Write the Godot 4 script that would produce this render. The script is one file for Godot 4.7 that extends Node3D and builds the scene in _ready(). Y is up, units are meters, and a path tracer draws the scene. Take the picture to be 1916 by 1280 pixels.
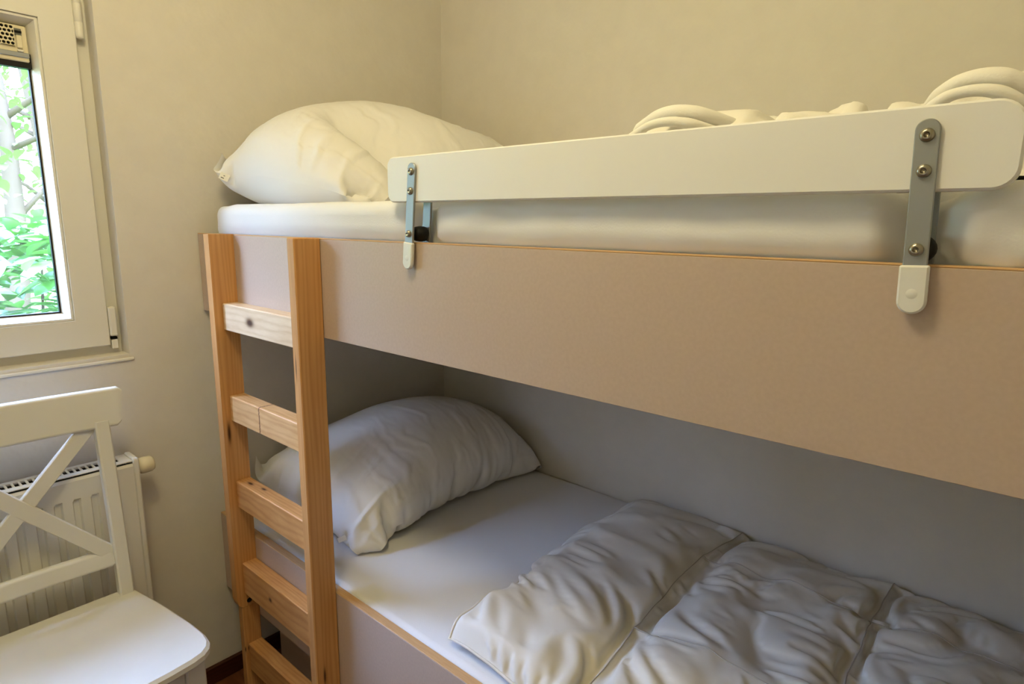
extends Node3D
# A small guest bedroom: a built-in bunk bed in the corner, ladder, guard rail, window, radiator and chair.
# x runs from the room into the bunk, y up, z away from the window wall along the bunk.

const ROOM_L := -1.45     # left wall
const ROOM_R := 0.822     # wall behind the bunk
const ROOM_F := 2.45      # wall behind the camera
const ROOM_H := 2.36
const RAIL_X := -0.006

var M := {}
var names := {}

# ------------------------------------------------------------------ helpers
func numbered(called: String) -> String:
	if not names.has(called):
		names[called] = 0
		return called
	names[called] += 1
	return "%s_%03d" % [called, names[called]]

func thing(called: String, label: String, category: String, at := Vector3.ZERO, group := "") -> Node3D:
	var o := Node3D.new()
	o.name = numbered(called)
	add_child(o)
	o.position = at
	tag(o, label, category, group)
	return o

func tag(o: Node, label: String, category: String, group := "") -> void:
	o.set_meta("label", label)
	o.set_meta("category", category)
	if group != "":
		o.set_meta("group", group)

func structure(o: Node, label := "") -> Node:
	o.set_meta("kind", "structure")
	if label != "":
		o.set_meta("label", label)
	return o

func put(called: String, mesh: Mesh, m: Material, parent: Node = null, at := Vector3.ZERO, rot := Vector3.ZERO) -> MeshInstance3D:
	var o := MeshInstance3D.new()
	o.mesh = mesh
	o.material_override = m
	o.cast_shadow = GeometryInstance3D.SHADOW_CASTING_SETTING_ON
	if parent == null:
		o.name = numbered(called)
		add_child(o)
	else:
		o.name = called
		parent.add_child(o, true)
	o.position = at
	o.rotation = rot
	return o

func st_new() -> SurfaceTool:
	var st := SurfaceTool.new()
	st.begin(Mesh.PRIMITIVE_TRIANGLES)
	return st

func face(st: SurfaceTool, pts: Array, n: Vector3, uvs: Array = []) -> void:
	# a convex flat face; the order of the corners is turned so that it faces along n
	var cr: Vector3 = (pts[1] - pts[0]).cross(pts[2] - pts[0])
	if pts.size() > 3 and cr.length() < 1e-10:
		cr = (pts[2] - pts[0]).cross(pts[3] - pts[0])
	var flip := cr.dot(n) > 0.0     # front faces run clockwise
	for i in range(1, pts.size() - 1):
		var idx := [0, i + 1, i] if flip else [0, i, i + 1]
		for q in idx:
			st.set_normal(n)
			st.set_uv(uvs[q] if uvs.size() > 0 else Vector2.ZERO)
			st.add_vertex(pts[q])

func add_box(st: SurfaceTool, c: Vector3, s: Vector3, b := 0.0015, basis := Basis.IDENTITY) -> void:
	# chamfered box; uv.x runs 0..1 along the longest axis, uv.y gives each long side its own quarter
	var h := s * 0.5
	b = min(b, min(h.x, min(h.y, h.z)) * 0.9)
	var la := 0
	if s.y >= s.x and s.y >= s.z:
		la = 1
	elif s.z >= s.x and s.z >= s.y:
		la = 2
	for ax in 3:
		var u := (ax + 1) % 3
		var v := (ax + 2) % 3
		for sg in [-1.0, 1.0]:
			var n := Vector3.ZERO
			n[ax] = sg
			var pts := []
			var uvs := []
			for k in [[-1, -1], [1, -1], [1, 1], [-1, 1]]:
				var p := Vector3.ZERO
				p[ax] = sg * h[ax]
				p[u] = k[0] * (h[u] - b)
				p[v] = k[1] * (h[v] - b)
				pts.append(c + basis * p)
				var q := 0.0
				var t := 0.5
				if ax != la:
					var other := 3 - ax - la
					t = p[other] / s[other] + 0.5
					q = (0.0 if ax > other else 0.5) + (0.0 if sg < 0 else 0.25)
				else:
					t = p[u] / s[u] + 0.5
				uvs.append(Vector2(p[la] / s[la] + 0.5, q + t * 0.25))
			face(st, pts, basis * n, uvs)
	if b <= 0.0:
		return
	for ax in 3:
		var u := (ax + 1) % 3
		var v := (ax + 2) % 3
		for su in [-1.0, 1.0]:
			for sv in [-1.0, 1.0]:
				var pts := []
				var n := Vector3.ZERO
				n[u] = su
				n[v] = sv
				for k in [[-1, 0], [1, 0], [1, 1], [-1, 1]]:
					var p := Vector3.ZERO
					p[ax] = k[0] * (h[ax] - b)
					p[u] = su * (h[u] - (b if k[1] == 1 else 0.0))
					p[v] = sv * (h[v] - (b if k[1] == 0 else 0.0))
					pts.append(c + basis * p)
				var uu := 0.3
				face(st, pts, basis * n.normalized(), [Vector2(0, uu), Vector2(1, uu), Vector2(1, uu), Vector2(0, uu)])
	for a in [-1.0, 1.0]:
		for e in [-1.0, 1.0]:
			for g in [-1.0, 1.0]:
				var n := Vector3(a, e, g)
				var p := Vector3(a * h.x, e * h.y, g * h.z)
				face(st, [c + basis * (p - Vector3(0, e * b, g * b)), c + basis * (p - Vector3(a * b, 0, g * b)), c + basis * (p - Vector3(a * b, e * b, 0))], basis * n.normalized(), [Vector2(.1, .3), Vector2(.1, .3), Vector2(.1, .3)])

func box_mesh(s: Vector3, b := 0.0015) -> Mesh:
	var st := st_new()
	add_box(st, Vector3.ZERO, s, b)
	return st.commit()

func box_between(a: Vector3, b: Vector3, bev := 0.0015) -> Array:
	# mesh and place of a box given by two opposite corners
	return [box_mesh((b - a).abs(), bev), (a + b) * 0.5]

func put_box(called: String, a: Vector3, b: Vector3, m: Material, parent: Node = null, bev := 0.0015) -> MeshInstance3D:
	var r := box_between(a, b, bev)
	return put(called, r[0], m, parent, r[1])

func rounded(w: float, h: float, radii: Array, inset := 0.0, seg := 7) -> PackedVector2Array:
	# outline of a rectangle with its own radius at each corner (left-bottom, right-bottom, right-top, left-top)
	var out := PackedVector2Array()
	var cs := [Vector2(-1, -1), Vector2(1, -1), Vector2(1, 1), Vector2(-1, 1)]
	for k in 4:
		var r: float = max(radii[k], 0.0005)
		var c := Vector2(cs[k].x * (w * .5 - r), cs[k].y * (h * .5 - r))
		var a0: float = PI + k * PI * .5
		for i in seg + 1:
			var a: float = a0 + PI * .5 * i / seg
			out.append(c + Vector2(cos(a), sin(a)) * max(r - inset, 0.0002))
	return out

func slab(outline: PackedVector2Array, inner: PackedVector2Array, depth: float, bev: float) -> Mesh:
	# outline in x,y; thickness along z, centred; inner is the outline pulled in by the bevel
	var st := st_new()
	var n := outline.size()
	var h := depth * .5
	for sg in [-1.0, 1.0]:
		var idx := Geometry2D.triangulate_polygon(inner)
		for t in range(0, idx.size(), 3):
			face(st, [Vector3(inner[idx[t]].x, inner[idx[t]].y, sg * h), Vector3(inner[idx[t + 1]].x, inner[idx[t + 1]].y, sg * h), Vector3(inner[idx[t + 2]].x, inner[idx[t + 2]].y, sg * h)], Vector3(0, 0, sg))
	for i in n:
		var j := (i + 1) % n
		var e := outline[j] - outline[i]
		if e.length() < 1e-6:
			continue
		var nn := Vector3(e.y, -e.x, 0).normalized()
		face(st, [v3(outline[i], -h + bev), v3(outline[j], -h + bev), v3(outline[j], h - bev), v3(outline[i], h - bev)], nn)
		for sg in [-1.0, 1.0]:
			face(st, [v3(outline[i], sg * (h - bev)), v3(outline[j], sg * (h - bev)), v3(inner[j], sg * h), v3(inner[i], sg * h)], (nn + Vector3(0, 0, sg)).normalized())
	return st.commit()

func v3(p: Vector2, z: float) -> Vector3:
	return Vector3(p.x, p.y, z)

func lathe(profile: Array, seg := 24) -> Mesh:
	# profile of Vector2(radius, height) turned about y
	var st := st_new()
	st.set_smooth_group(0)
	for k in profile.size() - 1:
		var a: Vector2 = profile[k]
		var b: Vector2 = profile[k + 1]
		for i in seg:
			var t0 := TAU * i / seg
			var t1 := TAU * (i + 1) / seg
			var p00 := Vector3(a.x * cos(t0), a.y, a.x * sin(t0))
			var p01 := Vector3(a.x * cos(t1), a.y, a.x * sin(t1))
			var p10 := Vector3(b.x * cos(t0), b.y, b.x * sin(t0))
			var p11 := Vector3(b.x * cos(t1), b.y, b.x * sin(t1))
			if a.x > 1e-6:
				for p in [p00, p01, p10]:
					st.add_vertex(p)
			if b.x > 1e-6:
				for p in [p01, p11, p10]:
					st.add_vertex(p)
	st.index()
	st.generate_normals()
	return st.commit()

func tube(pts: PackedVector3Array, radii: PackedFloat32Array, seg := 8) -> Mesh:
	var st := st_new()
	st.set_smooth_group(0)
	var rings := []
	var up := Vector3(0.13, 0.97, 0.2).normalized()
	for i in pts.size():
		var d: Vector3
		if i == 0:
			d = pts[1] - pts[0]
		elif i == pts.size() - 1:
			d = pts[i] - pts[i - 1]
		else:
			d = pts[i + 1] - pts[i - 1]
		d = d.normalized()
		var a := up - d * up.dot(d)
		if a.length() < 0.05:
			a = Vector3(1, 0, 0) - d * d.x
		a = a.normalized()
		var b := d.cross(a)
		var ring := []
		for s in seg:
			var t := TAU * s / seg
			ring.append(pts[i] + (a * cos(t) + b * sin(t)) * radii[i])
		rings.append(ring)
	for i in pts.size() - 1:
		for s in seg:
			var s2 := (s + 1) % seg
			for p in [rings[i][s], rings[i + 1][s], rings[i + 1][s2], rings[i][s], rings[i + 1][s2], rings[i][s2]]:
				st.add_vertex(p)
	for e in [0, pts.size() - 1]:
		for s in seg:
			var s2 := (s + 1) % seg
			if e == 0:
				for p in [pts[e], rings[e][s], rings[e][s2]]:
					st.add_vertex(p)
			else:
				for p in [pts[e], rings[e][s2], rings[e][s]]:
					st.add_vertex(p)
	st.index()
	st.generate_normals()
	return st.commit()

func grid_mesh(sheets: Array) -> Mesh:
	# sheets: [points, columns, rows, flipped]; every sheet becomes a smooth surface
	var am := ArrayMesh.new()
	var verts := PackedVector3Array()
	var norms := PackedVector3Array()
	var uvs := PackedVector2Array()
	var idx := PackedInt32Array()
	for sh in sheets:
		var p: PackedVector3Array = sh[0]
		var w: int = sh[1]
		var h: int = sh[2]
		var fl: bool = sh[3]
		var base := verts.size()
		for j in h:
			for i in w:
				var du := p[j * w + mini(i + 1, w - 1)] - p[j * w + maxi(i - 1, 0)]
				var dv := p[mini(j + 1, h - 1) * w + i] - p[maxi(j - 1, 0) * w + i]
				var n := dv.cross(du).normalized()
				if fl:
					n = -n
				verts.append(p[j * w + i])
				norms.append(n)
				uvs.append(Vector2(float(i) / (w - 1), float(j) / (h - 1)))
		for j in h - 1:
			for i in w - 1:
				var a := base + j * w + i
				var q := [a, a + 1, a + w, a + 1, a + w + 1, a + w] if not fl else [a, a + w, a + 1, a + 1, a + w, a + w + 1]
				for k in q:
					idx.append(k)
	var arr := []
	arr.resize(Mesh.ARRAY_MAX)
	arr[Mesh.ARRAY_VERTEX] = verts
	arr[Mesh.ARRAY_NORMAL] = norms
	arr[Mesh.ARRAY_TEX_UV] = uvs
	arr[Mesh.ARRAY_INDEX] = idx
	am.add_surface_from_arrays(Mesh.PRIMITIVE_TRIANGLES, arr)
	return am

func refine(p: PackedVector3Array, w: int, h: int, k: int) -> Array:
	# Catmull-Rom refinement of a grid of points, k steps to each cell
	var w2 := (w - 1) * k + 1
	var h2 := (h - 1) * k + 1
	var rows := PackedVector3Array()
	rows.resize(w2 * h)
	for j in h:
		for i in w2:
			var c := mini(i / k, w - 2)
			var t := float(i - c * k) / k
			rows[j * w2 + i] = p[j * w + c].cubic_interpolate(p[j * w + c + 1], p[j * w + maxi(c - 1, 0)], p[j * w + mini(c + 2, w - 1)], t)
	var out := PackedVector3Array()
	out.resize(w2 * h2)
	for j in h2:
		var c := mini(j / k, h - 2)
		var t := float(j - c * k) / k
		for i in w2:
			out[j * w2 + i] = rows[c * w2 + i].cubic_interpolate(rows[(c + 1) * w2 + i], rows[maxi(c - 1, 0) * w2 + i], rows[mini(c + 2, h - 1) * w2 + i], t)
	return [out, w2, h2]

# ------------------------------------------------------------------ materials
func mat(c: Color, rough := 0.6, spec := 0.5) -> StandardMaterial3D:
	var m := StandardMaterial3D.new()
	m.albedo_color = c
	m.roughness = rough
	m.metallic_specular = spec
	return m

func noise(freq: float, sd: int, oct := 3) -> FastNoiseLite:
	var n := FastNoiseLite.new()
	n.seed = sd
	n.noise_type = FastNoiseLite.TYPE_SIMPLEX_SMOOTH
	n.frequency = freq
	n.fractal_octaves = oct
	return n

func grain_texture(freq: float, sd: int, lo: Color, hi: Color, size := 256, oct := 4) -> ImageTexture:
	var g := noise(freq, sd, oct).get_seamless_image(size, size)
	var img := Image.create(size, size, false, Image.FORMAT_RGB8)
	for y in size:
		for x in size:
			img.set_pixel(x, y, lo.lerp(hi, g.get_pixel(x, y).r))
	return ImageTexture.create_from_image(img)

func bump_texture(freq: float, sd: int, strength: float, size := 256, oct := 3) -> ImageTexture:
	var g := noise(freq, sd, oct).get_seamless_image(size, size)
	g.convert(Image.FORMAT_RGBA8)
	g.bump_map_to_normal_map(strength)
	return ImageTexture.create_from_image(g)

func tri(m: StandardMaterial3D, scale: Vector3) -> StandardMaterial3D:
	m.uv1_triplanar = true
	m.uv1_world_triplanar = true
	m.uv1_scale = scale
	return m

func wood(sd: int, w: int, h: int, base: Color, dark: Color, lines: float, knots: Array, cracks: Array = []) -> StandardMaterial3D:
	# pine: growth lines running along u, a few knots (u, v, size), dark checks (u, v0, v1)
	var n1 := noise(1.0, sd, 2)
	var n2 := noise(1.0, sd + 7, 3)
	var img := Image.create(w, h, false, Image.FORMAT_RGB8)
	for y in h:
		var v := float(y) / h
		for x in w:
			var u := float(x) / w
			var vv := v + 0.02 * n1.get_noise_2d(u * 2.2, v * 3.0)
			var kd := 0.0
			for k in knots:
				var du: float = (u - k[0]) / (k[2] * 1.3)
				var dv: float = (v - k[1]) / (k[2] * 1.0)
				var d2 := du * du + dv * dv
				vv += 0.012 * signf(dv) * exp(-d2 * 0.25)
				kd = maxf(kd, exp(-d2 * 2.2))
			var ring := 0.5 + 0.5 * sin(vv * lines * TAU + 3.0 * n1.get_noise_2d(u * 1.1 + 5.0, vv * 9.0))
			ring = pow(ring, 2.2)
			var fine := 0.5 + 0.5 * n2.get_noise_2d(u * 9.0, v * 160.0)
			var broad := 0.5 + 0.5 * n2.get_noise_2d(u * 3.0 + 11.0, v * 7.0)
			var t := clampf(0.30 * ring + 0.22 * fine + 0.42 * broad - 0.12, 0.0, 1.0)
			var c := base.lerp(dark, t)
			c = c.lerp(Color(0.23, 0.12, 0.05), clampf(kd * 1.1, 0.0, 0.92))
			for q in cracks:
				if v > q[1] and v < q[2] and absf(u - q[0] - 0.004 * n1.get_noise_2d(v * 40.0, 3.0)) < 0.006:
					c = c.lerp(Color(0.3, 0.17, 0.08), 0.7)
			img.set_pixel(x, y, c)
	img.generate_mipmaps()
	var m := mat(Color(1, 1, 1), 0.5, 0.4)
	m.albedo_texture = ImageTexture.create_from_image(img)
	return m

func make_materials() -> void:
	var paint_bump := bump_texture(0.05, 3, 1.2, 256, 3)
	M.wall = tri(mat(Color(1, 1, 1), 0.85, 0.3), Vector3.ONE * 2.2)
	M.wall.albedo_texture = grain_texture(0.02, 5, Color(0.862, 0.842, 0.806), Color(0.880, 0.860, 0.824))
	M.wall.normal_enabled = true
	M.wall.normal_texture = paint_bump
	M.wall.normal_scale = 0.25
	M.ceiling = mat(Color(0.93, 0.91, 0.86), 0.9, 0.2)
	M.floor = tri(mat(Color(1, 1, 1), 0.45, 0.4), Vector3(6.0, 1.0, 0.9))
	M.floor.albedo_texture = grain_texture(0.03, 9, Color(0.36, 0.20, 0.12), Color(0.50, 0.31, 0.19))
	M.baseboard = tri(mat(Color(1, 1, 1), 0.5, 0.4), Vector3(1.0, 14.0, 14.0))
	M.baseboard.albedo_texture = grain_texture(0.03, 12, Color(0.22, 0.09, 0.055), Color(0.30, 0.13, 0.08))
	M.panel = tri(mat(Color(1, 1, 1), 0.42, 0.35), Vector3.ONE * 4.0)
	M.panel.albedo_texture = grain_texture(0.13, 21, Color(0.745, 0.664, 0.600), Color(0.773, 0.692, 0.628), 256, 4)
	M.panel_edge = tri(mat(Color(1, 1, 1), 0.4, 0.4), Vector3(30.0, 30.0, 2.0))
	M.panel_edge.albedo_texture = grain_texture(0.03, 23, Color(0.76, 0.60, 0.42), Color(0.82, 0.67, 0.49))
	M.underside = mat(Color(0.80, 0.74, 0.64), 0.7, 0.3)
	M.pvc = mat(Color(0.90, 0.89, 0.855), 0.32, 0.45)
	M.lacquer = tri(mat(Color(1, 1, 1), 0.3, 0.5), Vector3.ONE * 2.0)
	M.lacquer.albedo_texture = grain_texture(0.02, 31, Color(0.855, 0.85, 0.82), Color(0.88, 0.875, 0.845), 128)
	M.enamel = mat(Color(0.885, 0.875, 0.84), 0.35, 0.45)
	M.knob = mat(Color(0.90, 0.86, 0.74), 0.25, 0.5)
	M.dark = mat(Color(0.045, 0.045, 0.05), 0.6, 0.3)
	M.slot = mat(Color(0.16, 0.16, 0.16), 0.8, 0.2)
	M.rubber = mat(Color(0.035, 0.035, 0.038), 0.55, 0.4)
	M.board = mat(Color(0.91, 0.91, 0.905), 0.38, 0.45)
	M.cap = mat(Color(0.88, 0.88, 0.865), 0.35, 0.5)
	M.steel = mat(Color(0.60, 0.615, 0.625), 0.45, 0.5)
	M.steel.metallic = 0.6
	M.screw = mat(Color(0.62, 0.60, 0.55), 0.28, 0.5)
	M.screw.metallic = 0.9
	M.glass = mat(Color(0.9, 0.96, 0.95, 0.06), 0.02, 0.5)
	M.glass.transparency = BaseMaterial3D.TRANSPARENCY_ALPHA
	var weave := bump_texture(0.16, 41, 1.0, 256, 2)
	M.sheet = tri(mat(Color(0.90, 0.90, 0.905), 0.9, 0.2), Vector3.ONE * 7.0)
	M.sheet.normal_enabled = true
	M.sheet.normal_texture = weave
	M.sheet.normal_scale = 0.22
	M.pillow = tri(mat(Color(0.925, 0.92, 0.91), 0.88, 0.2), Vector3.ONE * 9.0)
	M.pillow.normal_enabled = true
	M.pillow.normal_texture = weave
	M.pillow.normal_scale = 0.15
	M.duvet = tri(mat(Color(0.87, 0.855, 0.825), 0.8, 0.25), Vector3.ONE * 9.0)
	M.duvet.normal_enabled = true
	M.duvet.normal_texture = weave
	M.duvet.normal_scale = 0.12
	M.fleece = tri(mat(Color(0.925, 0.915, 0.89), 0.95, 0.15), Vector3.ONE * 12.0)
	M.fleece.normal_enabled = true
	M.fleece.normal_texture = bump_texture(0.09, 47, 2.0, 256, 3)
	M.fleece.normal_scale = 0.5
	M.thread = mat(Color(0.74, 0.72, 0.69), 0.9, 0.1)
	M.care_tag = mat(Color(0.93, 0.92, 0.88), 0.8, 0.2)
	M.print = mat(Color(0.45, 0.46, 0.44), 0.8, 0.2)
	M.opal = mat(Color(0.95, 0.92, 0.84), 0.4, 0.4)
	M.opal.emission_enabled = true
	M.opal.emission = Color(1.0, 0.928, 0.72)
	M.opal.emission_energy_multiplier = 1.2

# ------------------------------------------------------------------ build
func _ready() -> void:
	# camera
	var cam := Camera3D.new()
	cam.name = "camera"
	add_child(cam)
	cam.position = Vector3(-0.6483, 1.2628, 1.5974)
	cam.rotation = Vector3(-0.19008, -0.85748, 0.01274)
	cam.fov = 58.48
	cam.near = 0.02
	cam.current = true
	# sky: overcast daylight
	var sm := ProceduralSkyMaterial.new()
	sm.sky_top_color = Color(0.63, 0.755, 1.0)
	sm.sky_horizon_color = Color(0.46, 0.51, 0.57)
	sm.sky_curve = 0.7
	sm.ground_horizon_color = Color(0.42, 0.47, 0.46)
	sm.ground_bottom_color = Color(0.35, 0.38, 0.33)
	sm.sky_energy_multiplier = 6.0
	sm.ground_energy_multiplier = 6.0
	var sky := Sky.new()
	sky.sky_material = sm
	var env := Environment.new()
	env.background_mode = Environment.BG_SKY
	env.sky = sky
	env.ambient_light_source = Environment.AMBIENT_SOURCE_DISABLED
	env.tonemap_mode = Environment.TONE_MAPPER_LINEAR
	env.tonemap_exposure = 1.0
	env.sdfgi_enabled = true
	env.ssao_enabled = true
	env.ssil_enabled = true
	var we := WorldEnvironment.new()
	we.name = "environment"
	we.environment = env
	add_child(we)

	make_materials()
	build_ceiling_lamp(Vector3(-0.52, ROOM_H, 1.02), 0.505)
	build_room()
	build_window()
	build_outside()
	build_bunk()
	build_ladder()
	build_mattresses()
	build_guard_rail()
	build_radiator()
	build_chair()
	build_pillows()
	build_duvets()

func build_ceiling_lamp(at: Vector3, energy: float) -> void:
	var t := thing("ceiling_lamp", "round white opal ceiling lamp glowing warm above the room", "lamp", at)
	put("base", lathe([Vector2(0, 0), Vector2(0.15, 0), Vector2(0.15, -0.02), Vector2(0.135, -0.025)], 32), M.pvc, t)
	put("shade", lathe([Vector2(0.135, -0.02), Vector2(0.14, -0.04), Vector2(0.13, -0.07), Vector2(0.10, -0.095), Vector2(0.05, -0.108), Vector2(0.0, -0.11)], 32), M.opal, t)
	var l := OmniLight3D.new()
	l.name = "bulb"
	l.light_color = Color(1.0, 0.928, 0.72)
	l.light_energy = energy
	l.light_size = 0.13
	l.omni_range = 8.0
	l.omni_attenuation = 2.0
	l.shadow_enabled = true
	t.add_child(l)
	l.position = Vector3(0, -0.26, 0)

func build_room() -> void:
	var th := 0.22
	# window wall with its opening
	var x0 := -1.03
	var x1 := -0.175
	var y0 := 0.945
	var y1 := 1.765
	var st := st_new()
	var a := ROOM_L - th
	var b := ROOM_R + th
	for r in [[a, x0, 0.0, ROOM_H], [x1, b, 0.0, ROOM_H], [x0, x1, 0.0, y0], [x0, x1, y1, ROOM_H]]:
		add_box(st, Vector3((r[0] + r[1]) * .5, (r[2] + r[3]) * .5, -th * .5), Vector3(r[1] - r[0], r[3] - r[2], th), 0.0)
	structure(put("wall_back", st.commit(), M.wall), "cream painted wall with the window")
	structure(put_box("wall_right", Vector3(ROOM_R, 0, 0), Vector3(ROOM_R + th, ROOM_H, ROOM_F), M.wall, null, 0.0), "cream painted wall behind the bunk bed")
	structure(put_box("wall_left", Vector3(ROOM_L - th, 0, 0), Vector3(ROOM_L, ROOM_H, ROOM_F), M.wall, null, 0.0))
	structure(put_box("wall_front", Vector3(a, 0, ROOM_F), Vector3(b, ROOM_H, ROOM_F + th), M.wall, null, 0.0))
	structure(put_box("floor", Vector3(a, -0.15, -th), Vector3(b, 0, ROOM_F + th), M.floor, null, 0.0), "brown wooden floor")
	structure(put_box("ceiling", Vector3(a, ROOM_H, -th), Vector3(b, ROOM_H + 0.15, ROOM_F + th), M.ceiling, null, 0.0))
	structure(put_box("baseboard_back", Vector3(ROOM_L, 0, 0), Vector3(ROOM_R, 0.052, 0.012), M.baseboard, null, 0.002), "dark red-brown wooden baseboard")
	structure(put_box("baseboard_left", Vector3(ROOM_L, 0, 0.012), Vector3(ROOM_L + 0.012, 0.052, ROOM_F), M.baseboard, null, 0.002))

func frame_mesh(x0: float, x1: float, y0: float, y1: float, w: float, z0: float, z1: float, slope := 0.0) -> Mesh:
	# four mitred members; slope pulls the front inner edge outwards so that the inner face slants
	var st := st_new()
	var o := [Vector2(x0, y0), Vector2(x1, y0), Vector2(x1, y1), Vector2(x0, y1)]
	var i := [Vector2(x0 + w, y0 + w), Vector2(x1 - w, y0 + w), Vector2(x1 - w, y1 - w), Vector2(x0 + w, y1 - w)]
	var s := w - slope
	var f := [Vector2(x0 + s, y0 + s), Vector2(x1 - s, y0 + s), Vector2(x1 - s, y1 - s), Vector2(x0 + s, y1 - s)]
	var ch := 0.002
	var oc := [Vector2(x0 + ch, y0 + ch), Vector2(x1 - ch, y0 + ch), Vector2(x1 - ch, y1 - ch), Vector2(x0 + ch, y1 - ch)]
	var out := [Vector3(0, -1, 0), Vector3(1, 0, 0), Vector3(0, 1, 0), Vector3(-1, 0, 0)]
	for k in 4:
		var j := (k + 1) % 4
		face(st, [v3(oc[k], z1), v3(oc[j], z1), v3(f[j], z1), v3(f[k], z1)], Vector3(0, 0, 1))
		face(st, [v3(o[k], z0), v3(o[j], z0), v3(i[j], z0), v3(i[k], z0)], Vector3(0, 0, -1))
		face(st, [v3(o[k], z0), v3(o[j], z0), v3(o[j], z1 - ch), v3(o[k], z1 - ch)], out[k])
		face(st, [v3(o[k], z1 - ch), v3(o[j], z1 - ch), v3(oc[j], z1), v3(oc[k], z1)], (out[k] + Vector3(0, 0, 1)).normalized())
		var nn: Vector3 = (-out[k] * (z1 - z0) + Vector3(0, 0, slope)).normalized()
		face(st, [v3(i[k], z0), v3(i[j], z0), v3(f[j], z1), v3(f[k], z1)], nn)
	return st.commit()

func build_window() -> void:
	var t := Node3D.new()
	t.name = "window_1"
	add_child(t)
	structure(t, "white plastic window with a ventilation grille at the top")
	var X0 := -1.03
	var X1 := -0.175
	put("frame", frame_mesh(X0, X1, 0.945, 1.765, 0.05, -0.115, -0.048), M.pvc, t)
	put("sash", frame_mesh(X0 + 0.03, -0.2035, 0.974, 1.732, 0.064, -0.095, -0.026), M.pvc, t)
	# glazing bead slopes towards the pane
	put("glazing_bead", frame_mesh(X0 + 0.094, -0.2675, 1.038, 1.668, 0.017, -0.058, -0.030, 0.011), M.pvc, t)
	put("seal", frame_mesh(X0 + 0.110, -0.2835, 1.054, 1.652, 0.004, -0.066, -0.056), M.rubber, t)
	put_box("pane", Vector3(X0 + 0.107, 1.051, -0.070), Vector3(-0.2805, 1.655, -0.064), M.glass, t, 0.0)
	# ventilator across the top of the pane
	var vx0 := X0 + 0.113
	var vx1 := -0.2865
	var vent := put_box("ventilator", Vector3(vx0, 1.578, -0.060), Vector3(vx1, 1.6475, -0.042), M.knob, t, 0.002)
	vent.set_meta("label", "cream ventilation grille with hexagonal holes above the pane")
	var c: Vector3 = vent.position
	put("grille", hex_grille(vx0 + 0.03, vx1 - 0.022, 1.606, 1.6445), M.knob, vent, Vector3(0, 0, -0.0365) - c)
	put_box("cavity_shade", Vector3(vx0 + 0.03, 1.6065, -0.0415) - c, Vector3(vx1 - 0.022, 1.644, -0.0405) - c, M.dark, vent, 0.0)  # thin dark sheet stands in for the shade inside the holes
	# slider at the right end
	put_box("slider", Vector3(vx1 - 0.019, 1.603, -0.042) - c, Vector3(vx1 - 0.010, 1.627, -0.035) - c, M.knob, vent, 0.001)
	put_box("slider_slot", Vector3(vx1 - 0.020, 1.627, -0.0415) - c, Vector3(vx1 - 0.009, 1.6405, -0.0400) - c, M.print, vent, 0.0)
	put_box("slider_grip", Vector3(vx1 - 0.020, 1.6325, -0.0405) - c, Vector3(vx1 - 0.009, 1.636, -0.037) - c, M.dark, vent, 0.0)
	put_box("slider_stop", Vector3(vx1 - 0.019, 1.596, -0.042) - c, Vector3(vx1 - 0.0085, 1.6005, -0.037) - c, M.pvc, vent, 0.001)
	put_box("ledge", Vector3(vx0, 1.586, -0.042) - c, Vector3(vx1, 1.5955, -0.0385) - c, M.steel, vent, 0.001)
	put_box("ventilator_seal", Vector3(vx0, 1.5665, -0.062), Vector3(vx1 + 0.003, 1.5785, -0.044), M.rubber, t, 0.001)
	put_box("ventilator_seal", Vector3(vx1 + 0.0002, 1.5665, -0.060), Vector3(vx1 + 0.0035, 1.596, -0.046), M.rubber, t, 0.001)
	# hinges on the right side
	var hinge := Node3D.new()
	hinge.name = "hinge"
	t.add_child(hinge, true)
	put("barrel", lathe([Vector2(0, 0), Vector2(0.0065, 0.001), Vector2(0.008, 0.006), Vector2(0.008, 0.033), Vector2(0.0076, 0.0335), Vector2(0.0076, 0.0345), Vector2(0.008, 0.035), Vector2(0.008, 0.070), Vector2(0.0076, 0.0705), Vector2(0.0076, 0.0715), Vector2(0.008, 0.072), Vector2(0.008, 0.084), Vector2(0, 0.086)], 16), M.pvc, hinge, Vector3(-0.1955, 1.641, -0.030))
	put_box("leaf", Vector3(-0.2035, 1.65, -0.048), Vector3(-0.1845, 1.722, -0.038), M.pvc, hinge, 0.001)
	var low := Node3D.new()
	low.name = "hinge"
	t.add_child(low, true)
	put("barrel", box_mesh(Vector3(0.016, 0.069, 0.02), 0.003), M.pvc, low, Vector3(-0.1945, 1.029, -0.034))
	put("corner_bearing", box_mesh(Vector3(0.014, 0.022, 0.018), 0.002), M.pvc, low, Vector3(-0.1935, 0.975, -0.037))
	put("pin", box_mesh(Vector3(0.013, 0.006, 0.012), 0.001), M.dark, low, Vector3(-0.194, 0.9895, -0.036))
	# sill board with a thin front lip
	structure(put_box("trim_1", Vector3(X0, 0.9452, -0.048), Vector3(X1 - 0.0002, 0.953, 0.0), M.wall, null, 0.0))
	structure(put_box("trim_2", Vector3(X0 - 0.012, 0.9375, 0.0002), Vector3(X1 + 0.008, 0.9455, 0.005), M.pvc, null, 0.002), "thin white sill edge under the window")

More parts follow.
